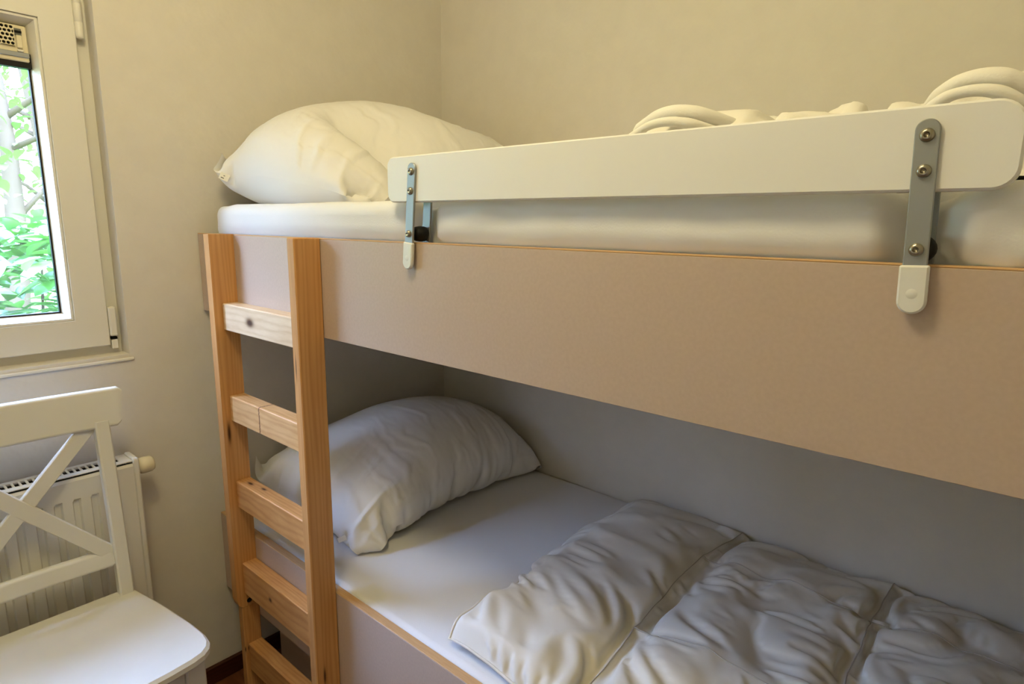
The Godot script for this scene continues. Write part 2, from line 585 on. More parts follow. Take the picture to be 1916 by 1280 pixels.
func hex_grille(x0: float, x1: float, y0: float, y1: float) -> Mesh:
	# plate pierced by rows of hexagonal holes, each row set off by half a step
	var st := st_new()
	var rows := 5
	var ch := (y1 - y0) / rows
	var cw := 0.0072
	var n := int((x1 - x0) / cw)
	cw = (x1 - x0) / n
	for r in rows:
		var off := cw * 0.5 if r % 2 == 1 else 0.0
		for k in range(-1 if r % 2 == 1 else 0, n):
			var a := x0 + k * cw + off
			var b := a + cw
			a = maxf(a, x0)
			b = minf(b, x1)
			var lo := y0 + r * ch
			var hi := lo + ch
			var c := Vector2((a + b) * .5, (lo + hi) * .5)
			var rx := (b - a) * 0.40
			var ry := ch * 0.42
			var sq := [Vector2(a, lo), Vector2(c.x, lo), Vector2(b, lo), Vector2(b, hi), Vector2(c.x, hi), Vector2(a, hi)]
			var hx := [c + Vector2(-rx, -ry * .5), c + Vector2(0, -ry), c + Vector2(rx, -ry * .5), c + Vector2(rx, ry * .5), c + Vector2(0, ry), c + Vector2(-rx, ry * .5)]
			for e in 6:
				var f := (e + 1) % 6
				face(st, [v3(sq[e], 0), v3(sq[f], 0), v3(hx[f], 0), v3(hx[e], 0)], Vector3(0, 0, 1))
				var mid: Vector2 = (hx[e] + hx[f]) * .5
				face(st, [v3(hx[e], 0), v3(hx[f], 0), v3(hx[f], -0.004), v3(hx[e], -0.004)], v3((c - mid).normalized(), 0))
	return st.commit()

# ------------------------------------------------------------------ outside
func leaf_mesh(l: float, w: float) -> Mesh:
	var st := st_new()
	st.set_smooth_group(0)
	var prev := []
	for i in 6:
		var t := i / 5.0
		var hw := w * .5 * pow(sin(PI * pow(t, 0.85)), 0.8)
		var y := -0.22 * l * t * t
		var c := Vector3(0, y, l * t)
		var cur := [c + Vector3(-hw, hw * .35, 0), c, c + Vector3(hw, hw * .35, 0)]
		if i > 0:
			for s in 2:
				for p in [prev[s], prev[s + 1], cur[s], prev[s + 1], cur[s + 1], cur[s]]:
					st.add_vertex(p)
		prev = cur
	st.index()
	st.generate_normals()
	return st.commit()

func build_outside() -> void:
	var rng := RandomNumberGenerator.new()
	rng.seed = 77
	structure(put_box("ground", Vector3(-14, -0.3, -30), Vector3(14, -0.15, -0.22), tri_green(), null, 0.0), "green garden ground beyond the window")
	var greens := []
	for g in [Color(0.30, 0.52, 0.20), Color(0.38, 0.60, 0.26), Color(0.47, 0.68, 0.32), Color(0.34, 0.55, 0.30)]:
		var m := mat(g, 0.32, 0.5)
		m.backlight_enabled = true
		m.backlight = Color(0.18, 0.30, 0.08)
		m.cull_mode = BaseMaterial3D.CULL_DISABLED
		greens.append(m)
	var bark := mat(Color(0.33, 0.27, 0.21), 0.9, 0.2)
	var leaf := leaf_mesh(0.13, 0.052)
	var spots := [Vector3(-0.05, -0.15, -1.6), Vector3(-1.35, -0.15, -1.6), Vector3(1.25, -0.15, -1.7), Vector3(-2.65, -0.15, -1.65)]
	for s in spots.size():
		var words: String = ["broad-leaved green laurel shrub right outside the window", "laurel shrub next to the one in view, on its left", "laurel shrub farthest to the right outside", "laurel shrub farthest to the left outside"][s]
		var t := thing("laurel_shrub", words, "shrub", spots[s], "laurel hedge outside the window")
		var stems := 9
		for k in stems:
			var a := rng.randf() * TAU
			var pts := PackedVector3Array()
			var rad := PackedFloat32Array()
			var tip := Vector3(cos(a) * rng.randf_range(.1, .6), rng.randf_range(.9, 1.25), sin(a) * rng.randf_range(.1, .4))
			for i in 5:
				var f := i / 4.0
				pts.append(Vector3(tip.x * f * f, tip.y * f, tip.z * f * f))
				rad.append(lerpf(0.014, 0.004, f))
			put("stem", tube(pts, rad, 6), bark, t)
		var xf := []
		for k in 1500:
			var p := Vector3(rng.randf_range(-.72, .72), 0, rng.randf_range(-.42, .42))
			var rim := 1.0 - pow(absf(p.x) / .80, 3.0)
			var top := 0.85 + 0.50 * rim * (1.0 - pow(absf(p.z) / .5, 4.0) * .35) + 0.05 * sin(p.x * 9.0 + s) + 0.04 * sin(p.z * 14.0)
			p.y = top * (1.0 - pow(rng.randf(), 2.2) * 0.55)
			var b := Basis(Vector3.UP, rng.randf() * TAU) * Basis(Vector3.RIGHT, rng.randf_range(-0.75, 0.35)) * Basis(Vector3.BACK, rng.randf_range(-.5, .5))
			xf.append([top - p.y - p.z * 0.25, Transform3D(b.scaled(Vector3.ONE * rng.randf_range(.75, 1.25)), p)])
		xf.sort_custom(func(u, v): return u[0] < v[0])
		var own := 300 if s == 0 else 0
		for k in own:
			var o := put("leaf", leaf, greens[rng.randi() % 4], t)
			o.transform = xf[k][1]
		var mm := MultiMesh.new()
		mm.transform_format = MultiMesh.TRANSFORM_3D
		mm.mesh = leaf
		mm.instance_count = xf.size() - own
		for k in mm.instance_count:
			mm.set_instance_transform(k, xf[k + own][1])
		var mi := MultiMeshInstance3D.new()
		mi.name = "foliage"
		mi.multimesh = mm
		mi.material_override = greens[s % 3]
		mi.set_meta("kind", "stuff")
		t.add_child(mi)
	# trees farther off; the unseen ones form a dense line added to block low sky
	var crown_m := mat(Color(0.40, 0.54, 0.26), 0.45, 0.5)
	crown_m.backlight_enabled = true
	crown_m.backlight = Color(0.22, 0.32, 0.10)
	crown_m.cull_mode = BaseMaterial3D.CULL_DISABLED
	var trunk_m := mat(Color(0.40, 0.34, 0.28), 0.9, 0.2)
	var big := leaf_mesh(0.17, 0.085)
	var tw := ["slender tree in view through the window pane", "thin tree behind the first slender tree", "unseen tree at the far left of the garden, dense to block low sky", "unseen tree at the far right of the garden, dense to block low sky", "distant tree standing highest behind the hedge", "unseen low tree behind the laurel hedge, dense to block low sky", "unseen tree at the left edge of the garden, dense to block low sky", "unseen tree between the slender tree and the far left one, dense to block low sky", "unseen tree at the right edge of the garden, dense to block low sky"]
	var ts := [Vector3(0.72, -.15, -6.6), Vector3(1.5, -.15, -8.3), Vector3(-4.6, -.15, -7.5), Vector3(2.9, -.15, -7.0), Vector3(0.9, -.15, -11.0), Vector3(-1.9, -.15, -8.0), Vector3(-7.4, -.15, -7.0), Vector3(-3.2, -.15, -6.2), Vector3(4.2, -.15, -7.2)]
	for s in ts.size():
		var t := thing("tree", tw[s], "tree", ts[s], "trees beyond the hedge")
		var hgt := 4.2 + 0.5 * (s % 3)
		var pts := PackedVector3Array()
		var rad := PackedFloat32Array()
		for i in 7:
			var f := i / 6.0
			pts.append(Vector3(0.18 * sin(f * 3.0 + s), hgt * f, 0.15 * cos(f * 2.0 + s) - 0.15))
			rad.append(lerpf(0.13, 0.02, f))
		put("trunk", tube(pts, rad, 8), trunk_m, t)
		for k in 7:
			var f := rng.randf_range(.3, .85)
			var a := rng.randf() * TAU
			var st0 := Vector3(0.18 * sin(f * 3.0 + s), hgt * f, 0.15 * cos(f * 2.0 + s) - 0.15)
			var ln := rng.randf_range(.6, 1.2)
			var e := st0 + Vector3(cos(a) * ln, rng.randf_range(.2, .7), sin(a) * ln)
			put("branch", tube(PackedVector3Array([st0, st0.lerp(e, .5) + Vector3(0, .06, 0), e]), PackedFloat32Array([.035, .022, .008]), 6), trunk_m, t)
		var mm := MultiMesh.new()
		mm.transform_format = MultiMesh.TRANSFORM_3D
		mm.mesh = big
		mm.instance_count = [520, 480, 2600, 2600, 600, 2000, 2600, 2600, 2600][s]  # crowns out of view thickened to hold back low sky light
		for k in mm.instance_count:
			var d := Vector3(rng.randfn(), rng.randfn(), rng.randfn()).normalized() * pow(rng.randf(), .4)
			var p := Vector3(d.x * 1.5, hgt * .56 + d.y * hgt * .50, d.z * 1.3)
			mm.set_instance_transform(k, Transform3D((Basis(Vector3.UP, rng.randf() * TAU) * Basis(Vector3.RIGHT, rng.randf_range(-1.0, .8))).scaled(Vector3.ONE * rng.randf_range(.6, 1.2)), p))
		var mi := MultiMeshInstance3D.new()
		mi.name = "crown"
		mi.multimesh = mm
		mi.material_override = crown_m
		mi.set_meta("kind", "stuff")
		t.add_child(mi)

func tri_green() -> StandardMaterial3D:
	var m := tri(mat(Color(1, 1, 1), 0.9, 0.2), Vector3.ONE * 0.8)
	m.albedo_texture = grain_texture(0.05, 55, Color(0.34, 0.44, 0.20), Color(0.50, 0.60, 0.32), 128)
	return m

# ------------------------------------------------------------------ bunk bed
func build_bunk() -> void:
	var t := thing("bunk_bed", "built-in bunk bed of taupe laminate boards in the corner", "bunk bed", Vector3(0, 0, 0.003))
	var L := 2.02
	var up := put_box("upper_front_board", Vector3(0, 1.04, 0), Vector3(0.018, 1.2305, L), M.panel, t, 0.0006)
	put_box("edge_strip", Vector3(0, 1.2305, 0) - up.position, Vector3(0.018, 1.2325, L) - up.position, M.panel_edge, up, 0.0006)
	var lo := put_box("lower_front_board", Vector3(0, 0.27, 0), Vector3(0.018, 0.4876, L), M.panel, t, 0.0006)
	put_box("edge_strip", Vector3(0, 0.4876, 0) - lo.position, Vector3(0.018, 0.4896, L) - lo.position, M.panel_edge, lo, 0.0006)
	put_box("upper_base", Vector3(0.018, 1.06, 0), Vector3(0.815, 1.09, L), M.underside, t)
	put_box("lower_base", Vector3(0.018, 0.31, 0), Vector3(0.815, 0.34, L), M.underside, t)
	put_box("plinth", Vector3(0.10, 0, 0.085), Vector3(0.118, 0.31, L), M.panel, t)
	put_box("end_board", Vector3(0, 0, L), Vector3(0.815, 1.25, L + 0.018), M.panel, t)

func build_ladder() -> void:
	var t := thing("ladder", "pine wood ladder with square rungs hung on the bunk bed front", "ladder", Vector3(0, 0, 0))
	var base := Color(0.83, 0.63, 0.40)
	var dark := Color(0.66, 0.44, 0.23)
	var wl := wood(101, 512, 128, base, dark, 26.0, [[0.62, 0.30, 0.02], [0.35, 0.06, 0.022]])
	var wr := wood(131, 512, 128, base, dark, 20.0, [[0.25, 0.33, 0.016], [0.8, 0.6, 0.02]])
	# rails: left one ends in a rounded foot that sits on a narrower leg
	var d := -0.056
	var y0 := 0.312
	var o := PackedVector2Array([Vector2(d + 0.012, y0), Vector2(-0.0005, y0), Vector2(-0.0005, 1.2335), Vector2(d, 1.2335), Vector2(d, y0 + 0.022), Vector2(d + 0.004, y0 + 0.008)])


	put("rail", profile_bar(o, 0.025), wl, t, Vector3(0, 0, 0.1820))
	put_box("leg", Vector3(d + 0.011, 0, 0.171), Vector3(-0.0005, y0, 0.1935), wl, t, 0.002)
	put_box("rail", Vector3(d, 0, 0.5275), Vector3(-0.0005, 1.2335, 0.5525), wr, t, 0.002)
	# rungs
	var tops := [1.0785, 0.861, 0.648, 0.432, 0.208]
	var hts := [0.0615, 0.0615, 0.068, 0.084, 0.075]
	var defs := [
		[Color(0.90, 0.81, 0.68), Color(0.77, 0.64, 0.48), [[0.38, 0.62, 0.05]], []],  # top two rungs coloured paler to carry the window light on them
		[Color(0.86, 0.70, 0.49), Color(0.70, 0.50, 0.29), [], [[0.42, 0.0, 1.0]]],
		[base, dark, [[0.12, 0.36, 0.035], [0.28, 0.40, 0.03]], []],
		[base, dark, [[0.40, 0.62, 0.02]], []],
		[base, dark, [], []]]
	for k in 5:
		var m := wood(160 + k * 9, 256, 128, defs[k][0], defs[k][1], 17.0, defs[k][2], defs[k][3])
		put_box("rung", Vector3(-0.037, tops[k] - hts[k], 0.1947), Vector3(-0.001, tops[k], 0.5273), m, t, 0.002)
	# dark screw hole under the fourth rung
	put("screw_hole", lathe([Vector2(0, 0.001), Vector2(0.006, 0.001), Vector2(0.0065, 0), Vector2(0, 0)], 12), M.dark, t, Vector3(-0.026, 0.325, 0.1946), Vector3(PI / 2, 0, 0))

func profile_bar(o: PackedVector2Array, w: float) -> Mesh:
	# an outline in x,y given a width along z, with uv running along y
	var st := st_new()
	var idx := Geometry2D.triangulate_polygon(o)
	var uv := func(p: Vector2, q: float) -> Vector2: return Vector2(p.y / 1.24, q + clampf((p.x + 0.056) / 0.056, 0, 1) * 0.24)
	for sg in [-1.0, 1.0]:
		var q := 0.0 if sg < 0 else 0.25
		for k in range(0, idx.size(), 3):
			var a := o[idx[k]]
			var b := o[idx[k + 1]]
			var c := o[idx[k + 2]]
			face(st, [v3(a, sg * w * .5), v3(b, sg * w * .5), v3(c, sg * w * .5)], Vector3(0, 0, sg), [uv.call(a, q), uv.call(b, q), uv.call(c, q)])
	var cen := Vector2.ZERO
	for p in o:
		cen += p / o.size()
	for i in o.size():
		var j := (i + 1) % o.size()
		var e := (o[j] - o[i]).normalized()
		var n := Vector2(e.y, -e.x)
		if n.dot((o[i] + o[j]) * .5 - cen) < 0:
			n = -n
		face(st, [v3(o[i], -w * .5), v3(o[j], -w * .5), v3(o[j], w * .5), v3(o[i], w * .5)], v3(n, 0), [Vector2(o[i].y / 1.24, .5), Vector2(o[j].y / 1.24, .5), Vector2(o[j].y / 1.24, .72), Vector2(o[i].y / 1.24, .72)])
	return st.commit()

# ------------------------------------------------------------------ mattresses
func soft_slab(x0: float, x1: float, y0: float, y1: float, z0: float, z1: float, r: float, disp: Callable) -> Mesh:
	# closed rounded block: cross-section in x,y swept along z, closing towards both ends
	var pts := PackedVector3Array()
	var seg := 8
	var sect := []
	var add := func(p: Vector2): sect.append(p)
	for i in 5:
		add.call(Vector2(0.5 - i * 0.1, 0.0))
	for i in range(0, seg + 1):
		var a := PI * 1.5 - PI * .5 * i / seg
		add.call(Vector2(-1, -1) * 10 + Vector2(cos(a), sin(a)))
	for i in range(1, 10):
		add.call(Vector2(-2, i / 10.0))
	for i in range(0, seg + 1):
		var a := PI - PI * .5 * i / seg
		add.call(Vector2(-1, 1) * 10 + Vector2(cos(a), sin(a)))
	for i in range(1, 40):
		add.call(Vector2(2, i / 40.0))
	for i in range(0, seg + 1):
		var a := PI * .5 - PI * .5 * i / seg
		add.call(Vector2(1, 1) * 10 + Vector2(cos(a), sin(a)))
	for i in range(0, seg + 1):
		var a := -PI * .5 * i / seg
		add.call(Vector2(1, -1) * 10 + Vector2(cos(a), sin(a)))
	for i in 6:
		add.call(Vector2(1.0 - i * 0.1, 0.0))
	var n := sect.size()
	var rows := []
	for i in range(0, 9):
		rows.append([z0 + r * (1 - cos(PI * .5 * i / 8.0)), r * (1 - sin(PI * .5 * i / 8.0))])
	var nz := 300
	for i in range(1, nz):
		rows.append([lerpf(z0 + r, z1 - r, float(i) / nz), 0.0])
	for i in range(0, 9):
		rows.append([z1 - r * (1 - sin(PI * .5 * i / 8.0)), r * (1 - cos(PI * .5 * i / 8.0))])
	for row in rows:
		var z: float = row[0]
		var ins: float = row[1]
		for p in sect:
			var q: Vector2
			var nn := Vector2.ZERO
			if p.y > 5.0 or p.y < -5.0:
				var cx := signf(p.x)
				var cy := signf(p.y)
				var dir: Vector2 = p - Vector2(cx, cy) * 10
				q = Vector2((x0 + r) if cx < 0 else (x1 - r), (y0 + r) if cy < 0 else (y1 - r)) + dir * maxf(r - ins, 0.0)
				nn = dir
			elif p.x == -2.0:
				q = Vector2(x0 + ins, lerpf(y0 + r, y1 - r, p.y))
				nn = Vector2(-1, 0)
			elif p.x == 2.0:
				q = Vector2(lerpf(x0 + r, x1 - r, p.y), y1 - ins)
				nn = Vector2(0, 1)
			else:
				q = Vector2(lerpf(x0 + r, x1 - r, p.x), y0 + ins)
				nn = Vector2(0, -1)
			var w: float = disp.call(Vector3(q.x, q.y, z), nn)
			pts.append(Vector3(q.x + nn.x * w, q.y + nn.y * w, z))
	var sh := [[pts, n, rows.size(), true]]
	for e in [0, rows.size() - 1]:
		var cap := PackedVector3Array()
		var cen := Vector3((x0 + x1) * .5, (y0 + y1) * .5, z0 if e == 0 else z1)
		for k in 2:
			for i in n:
				cap.append(pts[e * n + i] if k == 0 else cen)
		sh.append([cap, n, 2, e != 0])
	return grid_mesh(sh)

func build_mattresses() -> void:
	var nA := noise(1.0, 201, 3)
	var upper := func(p: Vector3, nn: Vector2) -> float:
		var w := 0.0018 * nA.get_noise_2d(p.x * 9.0 + p.y * 6.0, p.z * 6.0)
		if nn.x < -0.2:
			# long shallow drapes on the front side, sharper pulls towards the foot
			w += 0.0022 * nA.get_noise_2d(p.y * 26.0 + 3.0, p.z * 2.2)
			var pull := smoothstep(1.48, 1.56, p.z)
			var s := (p.y - 1.235) * 26.0 - (p.z - 1.5) * 14.0
			w += pull * 0.0055 * pow(0.5 + 0.5 * sin(s * 3.4 + 2.0 * nA.get_noise_2d(p.y * 20.0, p.z * 8.0)), 1.7)
			# it bulges out over the front board, and is drawn in where the brackets press
			var over := 0.015 * smoothstep(1.2345, 1.242, p.y) * smoothstep(0.04, 0.16, p.z)
			over *= 1.0 - exp(-pow((p.z - 0.8265) / 0.030, 4.0)) - exp(-pow((p.z - 1.5095) / 0.027, 4.0))
			w += over * -nn.x
			w -= 0.008 * exp(-pow((p.z - 0.8265) / 0.030, 2.0))
			w -= 0.008 * exp(-pow((p.z - 1.5095) / 0.026, 2.0))
			var f := (p.z - 0.86) * 1.0
			w += 0.004 * exp(-pow((p.y - 1.25 - f * 0.28) / 0.010, 2.0)) * smoothstep(0.0, 0.04, f) * smoothstep(0.3, 0.05, f)
		return w
	var a := put("mattress", soft_slab(0.028, 0.814, 1.0935, 1.297, 0.042, 1.99, 0.022, upper), M.sheet)
	tag(a, "mattress in a white fitted sheet on the upper bunk", "mattress")
	var lower := func(p: Vector3, nn: Vector2) -> float:
		var w := 0.002 * nA.get_noise_2d(p.x * 7.0 + 31.0 + p.y * 6.0, p.z * 5.0)
		w += 0.0022 * nA.get_noise_2d(p.x * 2.5 + 8.0, p.z * 2.5)
		return w
	var b := put("mattress", soft_slab(0.021, 0.814, 0.3435, 0.4875, 0.04, 1.99, 0.018, lower), M.sheet)
	tag(b, "mattress in a white fitted sheet on the lower bunk", "mattress")

# ------------------------------------------------------------------ guard rail
func build_guard_rail() -> void:
	var t := thing("guard_rail", "white guard rail board clamped to the upper bunk front", "guard rail", Vector3(0, 1.2325, 1.17))
	var w := 0.805
	var h := 0.0715
	var rr := [0.015, 0.018, 0.022, 0.015]
	# outline laid in local x (along the bed) and y, then turned to face the room
	var bd := put("board", slab(rounded(w, h, rr), rounded(w, h, rr, 0.002), 0.018, 0.002), M.board, t)
	bd.position = Vector3(0.003, 1.331 - 1.2325, 0.0)
	bd.rotation.y = -PI / 2
	for q in [[0.834, -0.013, 0.0], [1.5065, 0.005, 1.0]]:
		var z0: float = q[0]
		var lean: float = q[1]       # sideways lean over the height of the bar
		var b := Node3D.new()
		b.name = "bracket"
		t.add_child(b, true)
		b.position = Vector3(RAIL_X, 1.355 - 1.2325, z0 - 1.17)
		b.rotation = Vector3(-lean / 0.15, 0, 0)
		var bl := 0.158
		var bw := 0.0185
		var radii := [0.004, 0.004, 0.009, 0.009]
		put("bar", slab(rounded(bw, bl, radii), rounded(bw, bl, radii, 0.0008), 0.004, 0.0008), M.steel, b, Vector3(-0.002, -bl * .5, 0), Vector3(0, -PI / 2, 0))
		var cr := [0.0112, 0.0112, 0.002, 0.002]
		put("end_cap", slab(rounded(0.0228, 0.043, cr), rounded(0.0228, 0.043, cr, 0.0018), 0.0068, 0.0018), M.cap, b, Vector3(-0.0027, -0.1445, 0), Vector3(0, -PI / 2, 0))
		put("cap_button", lathe([Vector2(0.0046, 0), Vector2(0.0036, 0.0003), Vector2(0.002, 0.0006), Vector2(0, 0.0007)], 14), M.cap, b, Vector3(-0.0061, -0.148, 0), Vector3(0, 0, PI / 2))
		for y in [-0.0135, -0.0430, -0.1095]:
			var s := put("screw", lathe([Vector2(0.0058, 0), Vector2(0.0058, 0.0010), Vector2(0.0052, 0.0026), Vector2(0.0038, 0.0037), Vector2(0.0026, 0.0041), Vector2(0.0024, 0.0040), Vector2(0.0022, 0.0022), Vector2(0, 0.0022)], 18), M.screw, b, Vector3(-0.004, y, 0), Vector3(0, 0, PI / 2))
			s.set_meta("label", "domed steel screw head")
		# rear arm behind the board, with the rubber foot pressed against the front board
		put("rear_arm", box_mesh(Vector3(0.004, 0.135, bw), 0.0008), M.steel, b, Vector3(0.0335, -0.105, 0))
		put("clamp_foot", lathe([Vector2(0, 0), Vector2(0.009, 0.0), Vector2(0.012, 0.004), Vector2(0.0125, 0.012), Vector2(0.0115, 0.020), Vector2(0.008, 0.0245), Vector2(0, 0.0245)], 20), M.rubber, b, Vector3(0.0312, -0.1095, 0), Vector3(0, 0, PI / 2))

# ------------------------------------------------------------------ radiator
func build_radiator() -> void:
	var t := thing("radiator", "white panel radiator with a slotted top under the window", "radiator", Vector3(-0.62, 0.10, 0))
	var x0 := -0.415
	var x1 := 0.401
	var y1 := 0.617
	# front sheet with pressed channels
	var pitch := 0.0335
	var xs := []
	var x := x0
	xs.append([x, 0.0])
	x += 0.025
	while x + pitch < x1 - 0.02:
		xs.append([x, 0.0]); xs.append([x + 0.0035, 1.0]); xs.append([x + 0.0125, 1.0]); xs.append([x + 0.016, 0.0])
		x += pitch
	xs.append([x1, 0.0])
	var ys := [[0.0, 0.0], [0.03, 0.0], [0.038, 1.0], [y1 - 0.052, 1.0], [y1 - 0.046, 0.0], [y1 - 0.006, 0.0], [y1, 0.0]]
	var st := st_new()
	var zf := 0.090
	for j in ys.size() - 1:
		for i in xs.size() - 1:
			var p := []
			for q in [[i, j], [i + 1, j], [i + 1, j + 1], [i, j + 1]]:
				var rec: float = xs[q[0]][1] * ys[q[1]][1] * 0.008
				var top: float = 0.004 if q[1] == ys.size() - 1 else 0.0
				p.append(Vector3(xs[q[0]][0], ys[q[1]][0], zf - rec - top))
			var n: Vector3 = (p[1] - p[0]).cross(p[3] - p[0])
			if n.length() < 1e-9:
				n = Vector3(0, 0, 1)
			n = n.normalized()
			# split each quad so that twisted ones stay true
			for tr in [[p[0], p[1], p[2]], [p[0], p[2], p[3]]]:
				var tn: Vector3 = (tr[1] - tr[0]).cross(tr[2] - tr[0]).normalized()
				face(st, tr, tn if tn.z > 0 else -tn)
	add_box(st, Vector3((x0 + x1) * .5, y1 * .5, 0.079), Vector3(x1 - x0, y1 - 0.004, 0.008), 0.001)
	put("front_panel", st.commit(), M.enamel, t)
	put_box("rear_panel", Vector3(x0, 0, 0.028), Vector3(x1, y1 - 0.004, 0.036), M.enamel, t, 0.002)
	put_box("convector_shade_fins", Vector3(x0 + 0.01, 0.03, 0.038), Vector3(x1 - 0.01, y1 + 0.001, 0.074), M.slot, t, 0.001)  # solid convector block, raised and coloured dark as the shade inside the slots
	# side cover with rolled edges
	for sx in [x0 - 0.013, x1]:
		var o := rounded(0.064, y1 + 0.012, [0.006, 0.006, 0.008, 0.008])
		var sc := put("side_cover", slab(o, rounded(0.064, y1 + 0.012, [0.006, 0.006, 0.008, 0.008], 0.003), 0.013, 0.003), M.enamel, t, Vector3(sx + 0.0065, (y1 + 0.012) * .5, 0.059), Vector3(0, PI / 2, 0))
		sc.set_meta("label", "smooth side cover")
	# slotted top
	var g := st_new()
	var zt0 := 0.030
	var zt1 := 0.088
	var yt := y1 + 0.006
	add_box(g, Vector3((x0 + x1) * .5, yt, zt0 + 0.007), Vector3(x1 - x0, 0.003, 0.014), 0.0006)
	add_box(g, Vector3((x0 + x1) * .5, yt, zt1 - 0.0085), Vector3(x1 - x0, 0.003, 0.017), 0.0006)
	var xx := x0 + 0.004
	while xx < x1 - 0.03:
		add_box(g, Vector3(xx, yt, (zt0 + zt1) * .5 - 0.0015), Vector3(0.0042, 0.003, zt1 - zt0 - 0.03), 0.0004)
		xx += 0.0118
	add_box(g, Vector3((xx + x1) * .5, yt, (zt0 + zt1) * .5 - 0.0015), Vector3(x1 - xx, 0.003, zt1 - zt0 - 0.03), 0.0004)
	put("top_grille", g.commit(), M.enamel, t)
	# blanking cap and vent on the upper right end
	put("end_knob", lathe([Vector2(0, -0.004), Vector2(0.012, -0.004), Vector2(0.0145, 0.0), Vector2(0.0185, 0.003), Vector2(0.0195, 0.012), Vector2(0.0185, 0.026), Vector2(0.015, 0.0315), Vector2(0.008, 0.033), Vector2(0, 0.0332)], 22), M.knob, t, Vector3(x1 + 0.019, 0.597, 0.060), Vector3(0, 0, -PI / 2))
	put("end_pipe", lathe([Vector2(0.009, 0), Vector2(0.009, 0.03), Vector2(0, 0.03)], 14), M.slot, t, Vector3(x1 + 0.003, 0.597, 0.060), Vector3(0, 0, -PI / 2))
	for bx in [x0 + 0.12, x1 - 0.12]:
		put_box("wall_bracket", Vector3(bx - 0.015, 0.05, 0.0005), Vector3(bx + 0.015, y1 - 0.05, 0.028), M.enamel, t)
	for bx in [x0 + 0.05, x0 + 0.10]:
		put("supply_pipe", tube(PackedVector3Array([Vector3(bx, -0.10, 0.058), Vector3(bx, 0.002, 0.058)]), PackedFloat32Array([0.008, 0.008]), 10), M.enamel, t)

# ------------------------------------------------------------------ chair
func build_chair() -> void:
	var t := thing("dining_chair", "white lacquered wooden chair with a crossed back in front of the radiator", "chair", Vector3(-0.43, 0, 0.30))
	var m: Material = M.lacquer
	# seat outline, z towards the front
	var half := PackedVector2Array()
	var pr := [[-0.158, 0.166], [-0.11, 0.175], [-0.05, 0.187], [0.02, 0.197], [0.08, 0.204], [0.13, 0.207], [0.158, 0.204], [0.174, 0.196], [0.186, 0.182], [0.193, 0.160], [0.198, 0.12], [0.201, 0.06], [0.202, 0.0]]
	for q in pr:
		half.append(Vector2(q[1], q[0]))
	var o := PackedVector2Array()
	o.append_array(half)
	for k in range(half.size() - 2, -1, -1):
		o.append(Vector2(-half[k].x, half[k].y))
	var ins := PackedVector2Array()
	for p in o:
		ins.append(p * (1.0 - 0.006 / p.length()))
	# outline in x,-z so that the slab lies flat
	var oo := PackedVector2Array()
	var ii := PackedVector2Array()
	for k in range(o.size() - 1, -1, -1):
		oo.append(Vector2(o[k].x, -o[k].y))
		ii.append(Vector2(ins[k].x, -ins[k].y))
	put("seat", slab(oo, ii, 0.022, 0.006), m, t, Vector3(0, 0.444, 0), Vector3(-PI / 2, 0, 0))
	# rear posts run from the floor to the top rail and lean back
	for s in [-1.0, 1.0]:
		var st := st_new()
		var path := [Vector3(s * 0.150, 0.0, -0.185), Vector3(s * 0.151, 0.30, -0.146), Vector3(s * 0.151, 0.455, -0.143), Vector3(s * 0.1515, 0.62, -0.157), Vector3(s * 0.1525, 0.84, -0.186)]
		sweep_bar(st, path, 0.0275, 0.026)
		put("post", st.commit(), m, t)
	# top rail, gently bowed, ends rounded
	put("top_rail", bowed_rail(0.197, 0.188, 0.824, 0.908, -0.183, 0.018, 0.010), m, t)
	put("lower_rail", bowed_rail(0.1382, 0.1382, 0.522, 0.560, -0.153, 0.016, 0.008), m, t)
	for s in [-1.0, 1.0]:
		var st := st_new()
		var a := Vector3(s * 0.131, 0.555, -0.152)
		var b := Vector3(-s * 0.131, 0.830, -0.187)
		var d := (b - a)
		var y := d.normalized()
		var zz := Vector3(0, 0, 1) - y * y.z
		zz = zz.normalized()
		var bs := Basis(y.cross(zz), y, zz)
		add_box(st, (a + b) * .5 + Vector3(0, 0, -0.004 + s * 0.0012), Vector3(0.030, d.length() + 0.012, 0.012), 0.0015, bs)
		put("cross_bar", st.commit(), m, t)
	# front legs and aprons
	for s in [-1.0, 1.0]:
		var st := st_new()
		sweep_bar(st, [Vector3(s * 0.172, 0.0, 0.148), Vector3(s * 0.172, 0.25, 0.148), Vector3(s * 0.172, 0.4325, 0.148)], 0.036, 0.036)
		put("leg", st.commit(), m, t)
	put_box("apron", Vector3(-0.154, 0.375, 0.142), Vector3(0.154, 0.4327, 0.158), m, t)
	put_box("apron", Vector3(-0.137, 0.375, -0.150), Vector3(0.137, 0.4327, -0.135), m, t)
	for s in [-1.0, 1.0]:
		put_box("apron", Vector3(s * 0.158, 0.375, -0.130), Vector3(s * 0.174, 0.4327, 0.130), m, t)

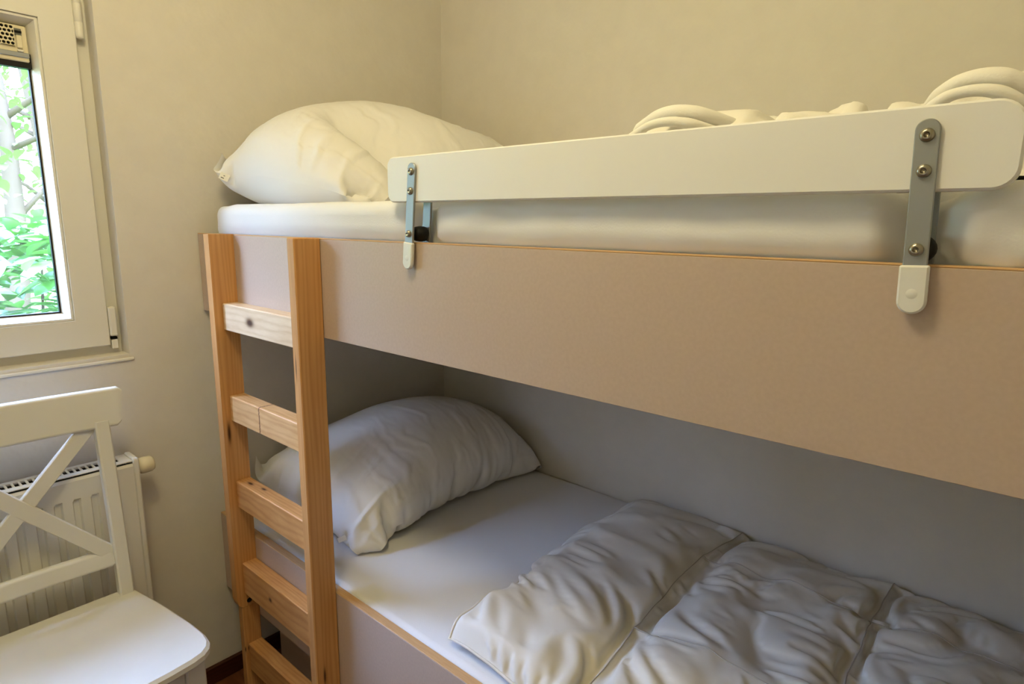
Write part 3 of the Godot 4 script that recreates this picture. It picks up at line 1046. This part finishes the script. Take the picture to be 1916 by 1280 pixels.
func sweep_bar(st: SurfaceTool, path: Array, w: float, d: float) -> void:
	# chamfered rectangular bar along a path that runs mostly upwards
	var b := 0.003
	var sec := [Vector2(-w * .5 + b, -d * .5), Vector2(w * .5 - b, -d * .5), Vector2(w * .5, -d * .5 + b), Vector2(w * .5, d * .5 - b), Vector2(w * .5 - b, d * .5), Vector2(-w * .5 + b, d * .5), Vector2(-w * .5, d * .5 - b), Vector2(-w * .5, -d * .5 + b)]
	var fine := []
	for i in path.size() - 1:
		for k in 5:
			fine.append(path[i].cubic_interpolate(path[i + 1], path[maxi(i - 1, 0)], path[mini(i + 2, path.size() - 1)], k / 5.0))
	fine.append(path[-1])
	for i in fine.size() - 1:
		for k in 8:
			var j := (k + 1) % 8
			var e: Vector2 = sec[j] - sec[k]
			var n := Vector3(e.y, 0, -e.x)
			n = n.normalized()
			var v: Vector3 = fine[i + 1] - fine[i]
			n = (n - v * n.dot(v) / v.length_squared()).normalized()
			face(st, [fine[i] + Vector3(sec[k].x, 0, sec[k].y), fine[i] + Vector3(sec[j].x, 0, sec[j].y), fine[i + 1] + Vector3(sec[j].x, 0, sec[j].y), fine[i + 1] + Vector3(sec[k].x, 0, sec[k].y)], n)
	for e in [0, fine.size() - 1]:
		var pts := []
		for k in 8:
			pts.append(fine[e] + Vector3(sec[k].x, 0, sec[k].y))
		face(st, pts, Vector3(0, -1 if e == 0 else 1, 0))

func bowed_rail(ht: float, hb: float, y0: float, y1: float, z: float, th: float, bow: float) -> Mesh:
	# flat rail, ht half-width at the top and hb at the bottom, its middle bowed back
	var pts := PackedVector3Array()
	var nx := 33
	var prof := []
	var r := minf(th * .5 - 0.001, 0.007)
	var hgt := y1 - y0
	for c in 4:
		for i in 5:
			var a := -PI * .5 - c * PI * .5 - PI * .5 * i / 4.0
			var cx := (-1.0 if c == 0 or c == 1 else 1.0) * (th * .5 - r)
			var cy := (-1.0 if c == 0 or c == 3 else 1.0) * (hgt * .5 - r)
			prof.append(Vector2(cx + cos(a) * r, cy + sin(a) * r))
	prof.append(prof[0])
	var n := prof.size()
	for i in nx:
		var s := -1.0 + 2.0 * i / (nx - 1)
		# the last columns draw in to round the ends
		var u := signf(s) * (1.0 - pow(1.0 - absf(s), 1.5))
		var edge := 1.0 - smoothstep(0.955, 1.0, absf(u)) * 0.14
		if i == 0 or i == nx - 1:
			edge = 0.80
		for p in prof:
			var f: float = p.y / hgt + .5
			var hw := lerpf(hb, ht, f)
			pts.append(Vector3(u * hw, (y0 + y1) * .5 + p.y * edge, z - bow * (1 - u * u) + p.x * (edge if absf(u) > 0.97 else 1.0) - (f - .5) * 0.008))
	var sh := [[pts, n, nx, true]]
	for e in [0, nx - 1]:
		var cap := PackedVector3Array()
		var cen := Vector3.ZERO
		for i in n - 1:
			cen += pts[e * n + i] / (n - 1)
		for k in 2:
			for i in n:
				cap.append(pts[e * n + i] if k == 0 else cen)
		sh.append([cap, n, 2, e != 0])
	return grid_mesh(sh)

# ------------------------------------------------------------------ cloth
func cloth_pillow(nx: int, nz: int, sx: float, sz: float, corner: Array, fill: float, box: AABB, dents: Array, steps: int, ruck: float, sd: int) -> Array:
	# Two square sheets sewn along the rim and blown up: positions only, solved step by step.
	# corner: where the four corners are held; box: the room they must stay inside; dents: [i, j, point, strength] drawn in on the upper sheet
	var W := nx + 1
	var H := nz + 1
	var N := W * H
	var bot := PackedInt32Array()
	bot.resize(N)
	var cnt := N
	for j in H:
		for i in W:
			if i == 0 or j == 0 or i == nx or j == nz:
				bot[j * W + i] = j * W + i
			else:
				bot[j * W + i] = cnt
				cnt += 1
	var p := PackedVector3Array()
	p.resize(cnt)
	var n1 := noise(1.0, sd, 2)
	for j in H:
		for i in W:
			var u := float(i) / nx
			var v := float(j) / nz
			var c0: Vector3 = corner[0].lerp(corner[1], u)
			var c1: Vector3 = corner[3].lerp(corner[2], u)
			var q := c0.lerp(c1, v)
			var bul := 0.05 * sin(PI * u) * sin(PI * v)
			var wob := ruck * n1.get_noise_2d(u * 11.0, v * 9.0)
			p[bot[j * W + i]] = q + Vector3(0, -bul * .5, 0)
			p[j * W + i] = q + Vector3(wob * .4, bul + wob, wob * .4)
	var ca := PackedInt32Array()
	var cb := PackedInt32Array()
	var cl := PackedFloat32Array()
	var ck := PackedFloat32Array()
	var dx := sx / nx
	var dz := sz / nz
	var dd := sqrt(dx * dx + dz * dz)
	for sheet in 2:
		for j in H:
			for i in W:
				var a := j * W + i
				for q in [[1, 0, dx, 1.0], [0, 1, dz, 1.0], [1, 1, dd, 0.5], [-1, 1, dd, 0.5], [2, 0, dx * 2, 0.10], [0, 2, dz * 2, 0.10]]:
					var i2: int = i + q[0]
					var j2: int = j + q[1]
					if i2 < 0 or i2 > nx or j2 > nz:
						continue
					var b := j2 * W + i2
					var aa := a
					var bb := b
					if sheet == 1:
						aa = bot[a]
						bb = bot[b]
						if aa == a and bb == b:
							continue
					ca.append(aa); cb.append(bb); ck.append(q[3])
					cl.append(q[2] * (1.0 + 0.11 * n1.get_noise_2d(30.0 * sheet + i * 6.5 / nx, j * 3.2 / nz)))
	var m := ca.size()
	var prev := p.duplicate()
	var acc := PackedVector3Array()
	acc.resize(cnt)
	var lo := box.position
	var hi := box.end
	var cid := [0, nx, nz * W + nx, nz * W]
	var full := PackedFloat32Array()
	for j in nz:
		for i in nx:
			var ex := minf(i + .5, nx - i - .5) * dx
			var ez := minf(j + .5, nz - j - .5) * dz
			full.append(1.0 - 0.95 * exp(-(ex * ex + ez * ez) / 0.0196))
	for s in steps:
		var k := minf(1.0, s / (steps * 0.35)) * fill
		acc.fill(Vector3(0, -0.00012, 0))
		for j in nz:
			for i in nx:
				var a := j * W + i
				var b := a + 1
				var c := a + W
				var d := c + 1
				# the upper sheet is pushed up, the lower one down; little filling reaches the corners
				var kk := k * full[j * nx + i]
				var nn := (p[c] - p[b]).cross(p[d] - p[a]) * kk
				acc[a] += nn; acc[b] += nn; acc[c] += nn; acc[d] += nn
				a = bot[a]; b = bot[b]; c = bot[c]; d = bot[d]
				nn = (p[d] - p[a]).cross(p[c] - p[b]) * kk
				acc[a] += nn; acc[b] += nn; acc[c] += nn; acc[d] += nn
		for i in cnt:
			var q := p[i]
			p[i] = q + (q - prev[i]) * 0.86 + acc[i]
			prev[i] = q
		for rep in 2:
			for e in m:
				var a := ca[e]
				var b := cb[e]
				var dv := p[b] - p[a]
				var ln := dv.length()
				var df := ln - cl[e]
				var st: float = ck[e]
				if df < 0.0:
					st *= 0.6
				dv *= 0.5 * st * df / maxf(ln, 1e-6)
				p[a] += dv
				p[b] -= dv
			for q in 4:
				p[cid[q]] = p[cid[q]].lerp(corner[q], 0.9)
			for q in dents:
				var e: int = q[1] * W + q[0]
				p[e] = p[e].lerp(q[2], q[3])
		for i in cnt:
			var q := p[i]
			if q.y < lo.y:
				q.y = lo.y
				q.x = lerpf(prev[i].x, q.x, 0.4)
				q.z = lerpf(prev[i].z, q.z, 0.4)
			p[i] = q.clamp(lo, hi)
	var top := PackedVector3Array()
	var und := PackedVector3Array()
	for i in N:
		top.append(p[i])
		und.append(p[bot[i]])
	return [top, und, W, H]

func pillow_mesh(r: Array, sd: int, k := 3) -> Mesh:
	var sheets := []
	var n1 := noise(1.0, sd, 3)
	for s in 2:
		var f := refine(r[s], r[2], r[3], k)
		var pts: PackedVector3Array = f[0]
		for j in f[2]:
			for i in f[1]:
				var u: float = float(i) / (f[1] - 1)
				var v: float = float(j) / (f[2] - 1)
				var rim := minf(minf(u, 1 - u) * 1.6, minf(v, 1 - v))
				var w := 0.0008 * n1.get_noise_2d(u * 26.0, v * 7.0 + s * 50.0) * smoothstep(0.0, 0.05, rim)
				# folds that run down to the front seam and in from the short ends
				var bend := 0.5 * n1.get_noise_2d(u * 3.0 + 9.0, v * 3.0)
				var fold := maxf(0.0, n1.get_noise_2d(u * 11.0 + bend, v * 1.7 + s * 20.0) + 0.1)
				w += 0.0085 * fold * smoothstep(0.30, 0.72, v) * smoothstep(0.0, 0.06, 1.0 - v) * smoothstep(0.0, 0.08, minf(u, 1 - u))
				var side := maxf(0.0, n1.get_noise_2d(u * 2.0 + 40.0, v * 12.0 + bend))
				w += 0.009 * side * smoothstep(0.36, 0.10, minf(u, 1 - u)) * smoothstep(0.0, 0.07, minf(u, 1 - u)) * smoothstep(0.0, 0.1, minf(v, 1 - v))
				if s == 0:
					pts[j * f[1] + i] += Vector3(-0.15 * w, w * .65, w * .75)
		sheets.append([pts, f[1], f[2], s == 1])
	return grid_mesh(sheets)

func build_pillows() -> void:
	# corners in order: window wall + front, window wall + back, bed side + back, bed side + front
	var lowc := [Vector3(0.085, 0.640, 0.05), Vector3(0.78, 0.60, 0.045), Vector3(0.795, 0.494, 0.45), Vector3(0.155, 0.494, 0.455)]
	var r := cloth_pillow(56, 40, 0.80, 0.53, lowc, 0.29, AABB(Vector3(0.01, 0.4925, 0.006), Vector3(0.806, 0.5, 0.6)), [], 260, 0.010, 5)
	var b := thing("pillow", "white pillow propped against the wall on the lower bunk", "pillow", Vector3(0.42, 0.49, 0.25))
	put("pillowcase", pillow_mesh(r, 301), M.pillow, b, -b.position)
	var low_seam: Vector3 = r[0][32 * 57]
	var upc := [Vector3(0.040, 1.422, 0.08), Vector3(0.785, 1.43, 0.05), Vector3(0.795, 1.308, 0.42), Vector3(0.21, 1.305, 0.41)]
	var dents := []
	for k in range(8, 24, 3):
		# a shallow dip across the far third of the pillow
		dents.append([38, k, Vector3(0.60 - 0.004 * (k - 8), 1.498 - 0.0022 * (k - 8), 0.10 + 0.011 * (k - 8)), 0.5])
	for k in range(24, 37):
		# a tuck on the side that faces the room
		var f := (k - 24) / 12.0
		dents.append([16, k, Vector3(0.238, lerpf(1.445, 1.335, f), lerpf(0.275, 0.335, f)), 0.3])
	r = cloth_pillow(56, 40, 0.82, 0.53, upc, 0.48, AABB(Vector3(0.01, 1.3005, 0.006), Vector3(0.806, 0.5, 0.6)), dents, 260, 0.012, 9)
	var a := thing("pillow", "plump white pillow with a care tag on the upper bunk", "pillow", Vector3(0.42, 1.30, 0.25))
	put("pillowcase", pillow_mesh(r, 311), M.pillow, a, -a.position)
	# care tag sewn into the seam near the raised corner
	var seam: Vector3 = r[0][5 * 57]
	var tg := put("care_tag", box_mesh(Vector3(0.021, 0.017, 0.0008), 0.0002), M.care_tag, a, seam + Vector3(0.0, -0.008, 0.012) - a.position, Vector3(-0.1, -0.42, -0.45))
	tg.set_meta("label", "small white care tag with grey print")
	put("print", box_mesh(Vector3(0.007, 0.0022, 0.0002), 0.0), M.print, tg, Vector3(-0.003, -0.004, 0.0005))
	put("print", box_mesh(Vector3(0.0035, 0.0018, 0.0002), 0.0), M.print, tg, Vector3(-0.001, 0.002, 0.0005))
	put("care_tag", box_mesh(Vector3(0.020, 0.012, 0.001), 0.0003), M.care_tag, b, low_seam + Vector3(-0.004, 0.0, 0.007) - b.position, Vector3(-0.3, -0.7, 0.35))

func even(n: int, v: float) -> PackedFloat32Array:
	var a := PackedFloat32Array()
	a.resize(n)
	a.fill(v)
	return a

func box_of(p: PackedVector3Array) -> AABB:
	var b := AABB(p[0], Vector3.ZERO)
	for q in p:
		b = b.expand(q)
	return b

func cloth_patch(nx: int, nz: int, outline: Callable, slack: Vector2, press: float, box: AABB, seams: Callable, lumps: Callable, steps: int, ruck: float, sd: int, soft := 0.9, bend := 0.05, vary := 0.0) -> Array:
	# One sheet held along its rim and blown up from below.
	# outline(u, v): where a rim point lies; slack: how much longer the cloth is than its place;
	# seams(i, j): how strongly a point is sewn down (0 none); lumps(x, z): height of what lies underneath
	var W := nx + 1
	var H := nz + 1
	var p := PackedVector3Array()
	p.resize(W * H)
	var n1 := noise(1.0, sd, 2)
	for j in H:
		for i in W:
			var u := float(i) / nx
			var v := float(j) / nz
			var q: Vector3 = outline.call(u, v)
			if i > 0 and j > 0 and i < nx and j < nz:
				q += Vector3(0, 0.012 + ruck * n1.get_noise_2d(u * 10.0, v * 13.0), ruck * 0.5 * n1.get_noise_2d(u * 10.0 + 40.0, v * 13.0))
			p[j * W + i] = q
	var rim := p.duplicate()
	var dx: float = outline.call(0.0, 0.5).distance_to(outline.call(1.0, 0.5)) / nx * slack.x
	var dz: float = outline.call(0.5, 0.0).distance_to(outline.call(0.5, 1.0)) / nz * slack.y
	var dd := sqrt(dx * dx + dz * dz)
	var ca := PackedInt32Array()
	var cb := PackedInt32Array()
	var cl := PackedFloat32Array()
	var ck := PackedFloat32Array()
	for j in H:
		for i in W:
			for q in [[1, 0, dx, 1.0], [0, 1, dz, 1.0], [1, 1, dd, 0.4], [-1, 1, dd, 0.4], [2, 0, dx * 2, bend], [0, 2, dz * 2, bend]]:
				var i2: int = i + q[0]
				var j2: int = j + q[1]
				if i2 < 0 or i2 > nx or j2 > nz:
					continue
				ca.append(j * W + i); cb.append(j2 * W + i2); ck.append(q[3])
				cl.append(q[2] * (1.0 + vary * n1.get_noise_2d(5.0 + float(i) / nx * 5.0, float(j) / nz * 7.0)))
	var sew := []
	for j in range(1, nz):
		for i in range(1, nx):
			var k: float = seams.call(i, j)
			if k > 0.0:
				sew.append([j * W + i, k])
	var prev := p.duplicate()
	var acc := PackedVector3Array()
	acc.resize(p.size())
	var lo := box.position
	var hi := box.end
	var m := ca.size()
	for s in steps:
		acc.fill(Vector3(0, -0.00025, 0))
		var k := press * minf(1.0, s / (steps * 0.3))
		for j in nz:
			for i in nx:
				var a := j * W + i
				var nn := (p[a + W] - p[a + 1]).cross(p[a + W + 1] - p[a]) * k
				acc[a] += nn; acc[a + 1] += nn; acc[a + W] += nn; acc[a + W + 1] += nn
		for i in p.size():
			var q := p[i]
			p[i] = q + (q - prev[i]) * 0.85 + acc[i]
			prev[i] = q
		for rep in 2:
			for e in m:
				var a := ca[e]
				var b := cb[e]
				var dv := p[b] - p[a]
				var ln := dv.length()
				var df := ln - cl[e]
				var st: float = ck[e]
				if df < 0.0:
					st *= soft
				dv *= 0.5 * st * df / maxf(ln, 1e-6)
				p[a] += dv
				p[b] -= dv
			for q in sew:
				var e: int = q[0]
				p[e].y = lerpf(p[e].y, lo.y + 0.018, q[1])
			for i in W:
				p[i] = rim[i]
				p[nz * W + i] = rim[nz * W + i]
			for j in H:
				p[j * W] = rim[j * W]
				p[j * W + nx] = rim[j * W + nx]
		for i in p.size():
			var q := p[i].clamp(lo, hi)
			var fl: float = lo.y + lumps.call(q.x, q.z)
			if q.y < fl:
				q.y = fl
				q.x = lerpf(prev[i].x, q.x, 0.5)
				q.z = lerpf(prev[i].z, q.z, 0.5)
			p[i] = q
	return [p, W, H]

func build_duvets() -> void:
	# lower bunk: quilted duvet pulled back from the pillow
	var y0 := 0.4935
	var n1 := noise(1.0, 401, 2)
	var lead := func(u: float) -> float: return 0.815 + 0.03 * pow(1.0 - u, 4.0) + 0.012 * sin(u * 7.0 + 0.5)
	var out_low := func(u: float, v: float) -> Vector3:
		var z: float = lerpf(lead.call(u), 1.93, v)
		var x := lerpf(0.042 + 0.006 * sin(z * 9.0), 0.806, u)
		return Vector3(x, y0 + 0.002 + 0.004 * sin(PI * u) * 0.0, z)
	var nx := 84
	var nz := 120
	var rows := [roundi(nz * 0.26), roundi(nz * 0.555), roundi(nz * 0.85)]
	var col := roundi(nx * 0.34)
	var col2 := roundi(nx * 0.75)
	var seams := func(i: int, j: int) -> float:
		if j in rows:
			return 0.5
		if (i == col or i == col2) and j > rows[0]:
			return 0.35
		return 0.0
	var pad := func(x: float, z: float) -> float:
		# the filling: thickest in the first roll, thin along the wall
		var e := smoothstep(0.815, 0.865, z) * smoothstep(0.035, 0.075, x) * smoothstep(0.815, 0.70, x)
		var s := 1.0 - 0.7 * exp(-pow((z - 1.115) / 0.035, 2.0)) - 0.7 * exp(-pow((z - 1.44) / 0.035, 2.0))
		return e * s * (0.034 + 0.022 * exp(-pow((z - 0.92) / 0.12, 2.0)) + 0.016 * n1.get_noise_2d(x * 7.0, z * 7.0))
	var r := cloth_patch(nx, nz, out_low, Vector2(1.075, 1.085), 0.30, AABB(Vector3(0.012, y0, 0.6), Vector3(0.803, 0.4, 1.4)), seams, pad, 240, 0.05, 417, 0.7, 0.08, 0.12)
	var f := refine(r[0], r[1], r[2], 3)
	var t := thing("duvet", "white quilted duvet with creases pulled back on the lower bunk", "duvet", Vector3(0.42, 0.49, 1.35))
	put("quilt", grid_mesh([[f[0], f[1], f[2], false]]), M.duvet, t, -t.position)
	# piping along the open edges
	var edge := PackedVector3Array()
	var rad := PackedFloat32Array()
	var g: PackedVector3Array = r[0]
	for j in range(nz, -1, -1):
		edge.append(g[j * (nx + 1)] + Vector3(-0.002, 0.001, 0))
	for i in range(1, nx):
		edge.append(g[i] + Vector3(0, 0.001, -0.002))
	for k in edge.size():
		rad.append(0.0028)
	put("piping", tube(edge, rad, 6), M.duvet, t, -t.position)
	# stitched seams of the quilting
	for q in rows:
		var sp := PackedVector3Array()
		for i in range(1, nx):
			sp.append(g[q * (nx + 1) + i] + Vector3(0, 0.0008, 0))
		put("seam", tube(sp, even(sp.size(), 0.0011), 5), M.thread, t, -t.position)
	for q in [col, col2]:
		var sp := PackedVector3Array()
		for j in range(rows[0], nz):
			sp.append(g[j * (nx + 1) + q] + Vector3(0, 0.0008, 0))
		put("seam", tube(sp, even(sp.size(), 0.0011), 5), M.thread, t, -t.position)
	# upper bunk: crumpled thick duvet behind the guard rail
	var y1 := 1.3025
	var out_up := func(u: float, v: float) -> Vector3:
		var z: float = lerpf(0.985 - 0.10 * u, 1.95, v)
		return Vector3(lerpf(0.062, 0.80, u), y1, z)
	var none := func(_i: int, _j: int) -> float: return 0.0
	var hz := [0.96, 1.09, 1.16, 1.21, 1.29, 1.32, 1.37, 1.43, 1.47, 1.50, 1.55, 1.65, 1.80, 1.97]
	var hy := [0.0, 0.070, 0.093, 0.108, 0.106, 0.086, 0.094, 0.080, 0.088, 0.103, 0.112, 0.112, 0.09, 0.0]
	var heap := func(x: float, z: float) -> float:
		var k := 0
		while k < hz.size() - 2 and z > hz[k + 1]:
			k += 1
		var h := lerpf(hy[k], hy[k + 1], smoothstep(hz[k], hz[k + 1], z))
		return maxf(0.0, h) * smoothstep(0.045, 0.15, x) * smoothstep(0.80, 0.35, x)
	r = cloth_patch(58, 76, out_up, Vector2(1.2, 1.2), 0.03, AABB(Vector3(0.042, y1, 0.8), Vector3(0.772, 0.4, 1.18)), none, heap, 200, 0.03, 431, 0.6, 0.12)
	f = refine(r[0], r[1], r[2], 3)
	var d := thing("duvet", "thick cream-white duvet bunched up behind the guard rail", "duvet", Vector3(0.42, 1.30, 1.45))
	put("quilt", grid_mesh([[f[0], f[1], f[2], false]]), M.fleece, d, -d.position)
	# rolled edges of the folded duvet that show above the board
	for q in [
		[Vector3(0.16, 1.350, 1.135), Vector3(0.095, 1.372, 1.158), Vector3(0.080, 1.383, 1.181), Vector3(0.075, 1.389, 1.204), Vector3(0.075, 1.389, 1.230), Vector3(0.083, 1.383, 1.257), Vector3(0.12, 1.372, 1.283), Vector3(0.18, 1.36, 1.30)],
		[Vector3(0.15, 1.352, 1.470), Vector3(0.085, 1.371, 1.490), Vector3(0.066, 1.381, 1.504), Vector3(0.060, 1.385, 1.517), Vector3(0.058, 1.385, 1.534), Vector3(0.060, 1.380, 1.550), Vector3(0.072, 1.366, 1.572), Vector3(0.12, 1.34, 1.62)]]:
		for layer in 2:
			var cv := Curve3D.new()
			for c in q:
				cv.add_point(c + Vector3(0.016, 0.013, 0.004) * layer)
			for c in range(1, q.size() - 1):
				var tan: Vector3 = (q[c + 1] - q[c - 1]) * 0.17
				cv.set_point_in(c, -tan)
				cv.set_point_out(c, tan)
			var pts := cv.tessellate(4)
			var rr := PackedFloat32Array()
			for c in pts.size():
				rr.append((0.0058 if layer == 0 else 0.0085) + 0.0006 * sin(c * 0.35 + layer))
			put("hem", tube(pts, rr, 12), M.fleece, d, -d.position)
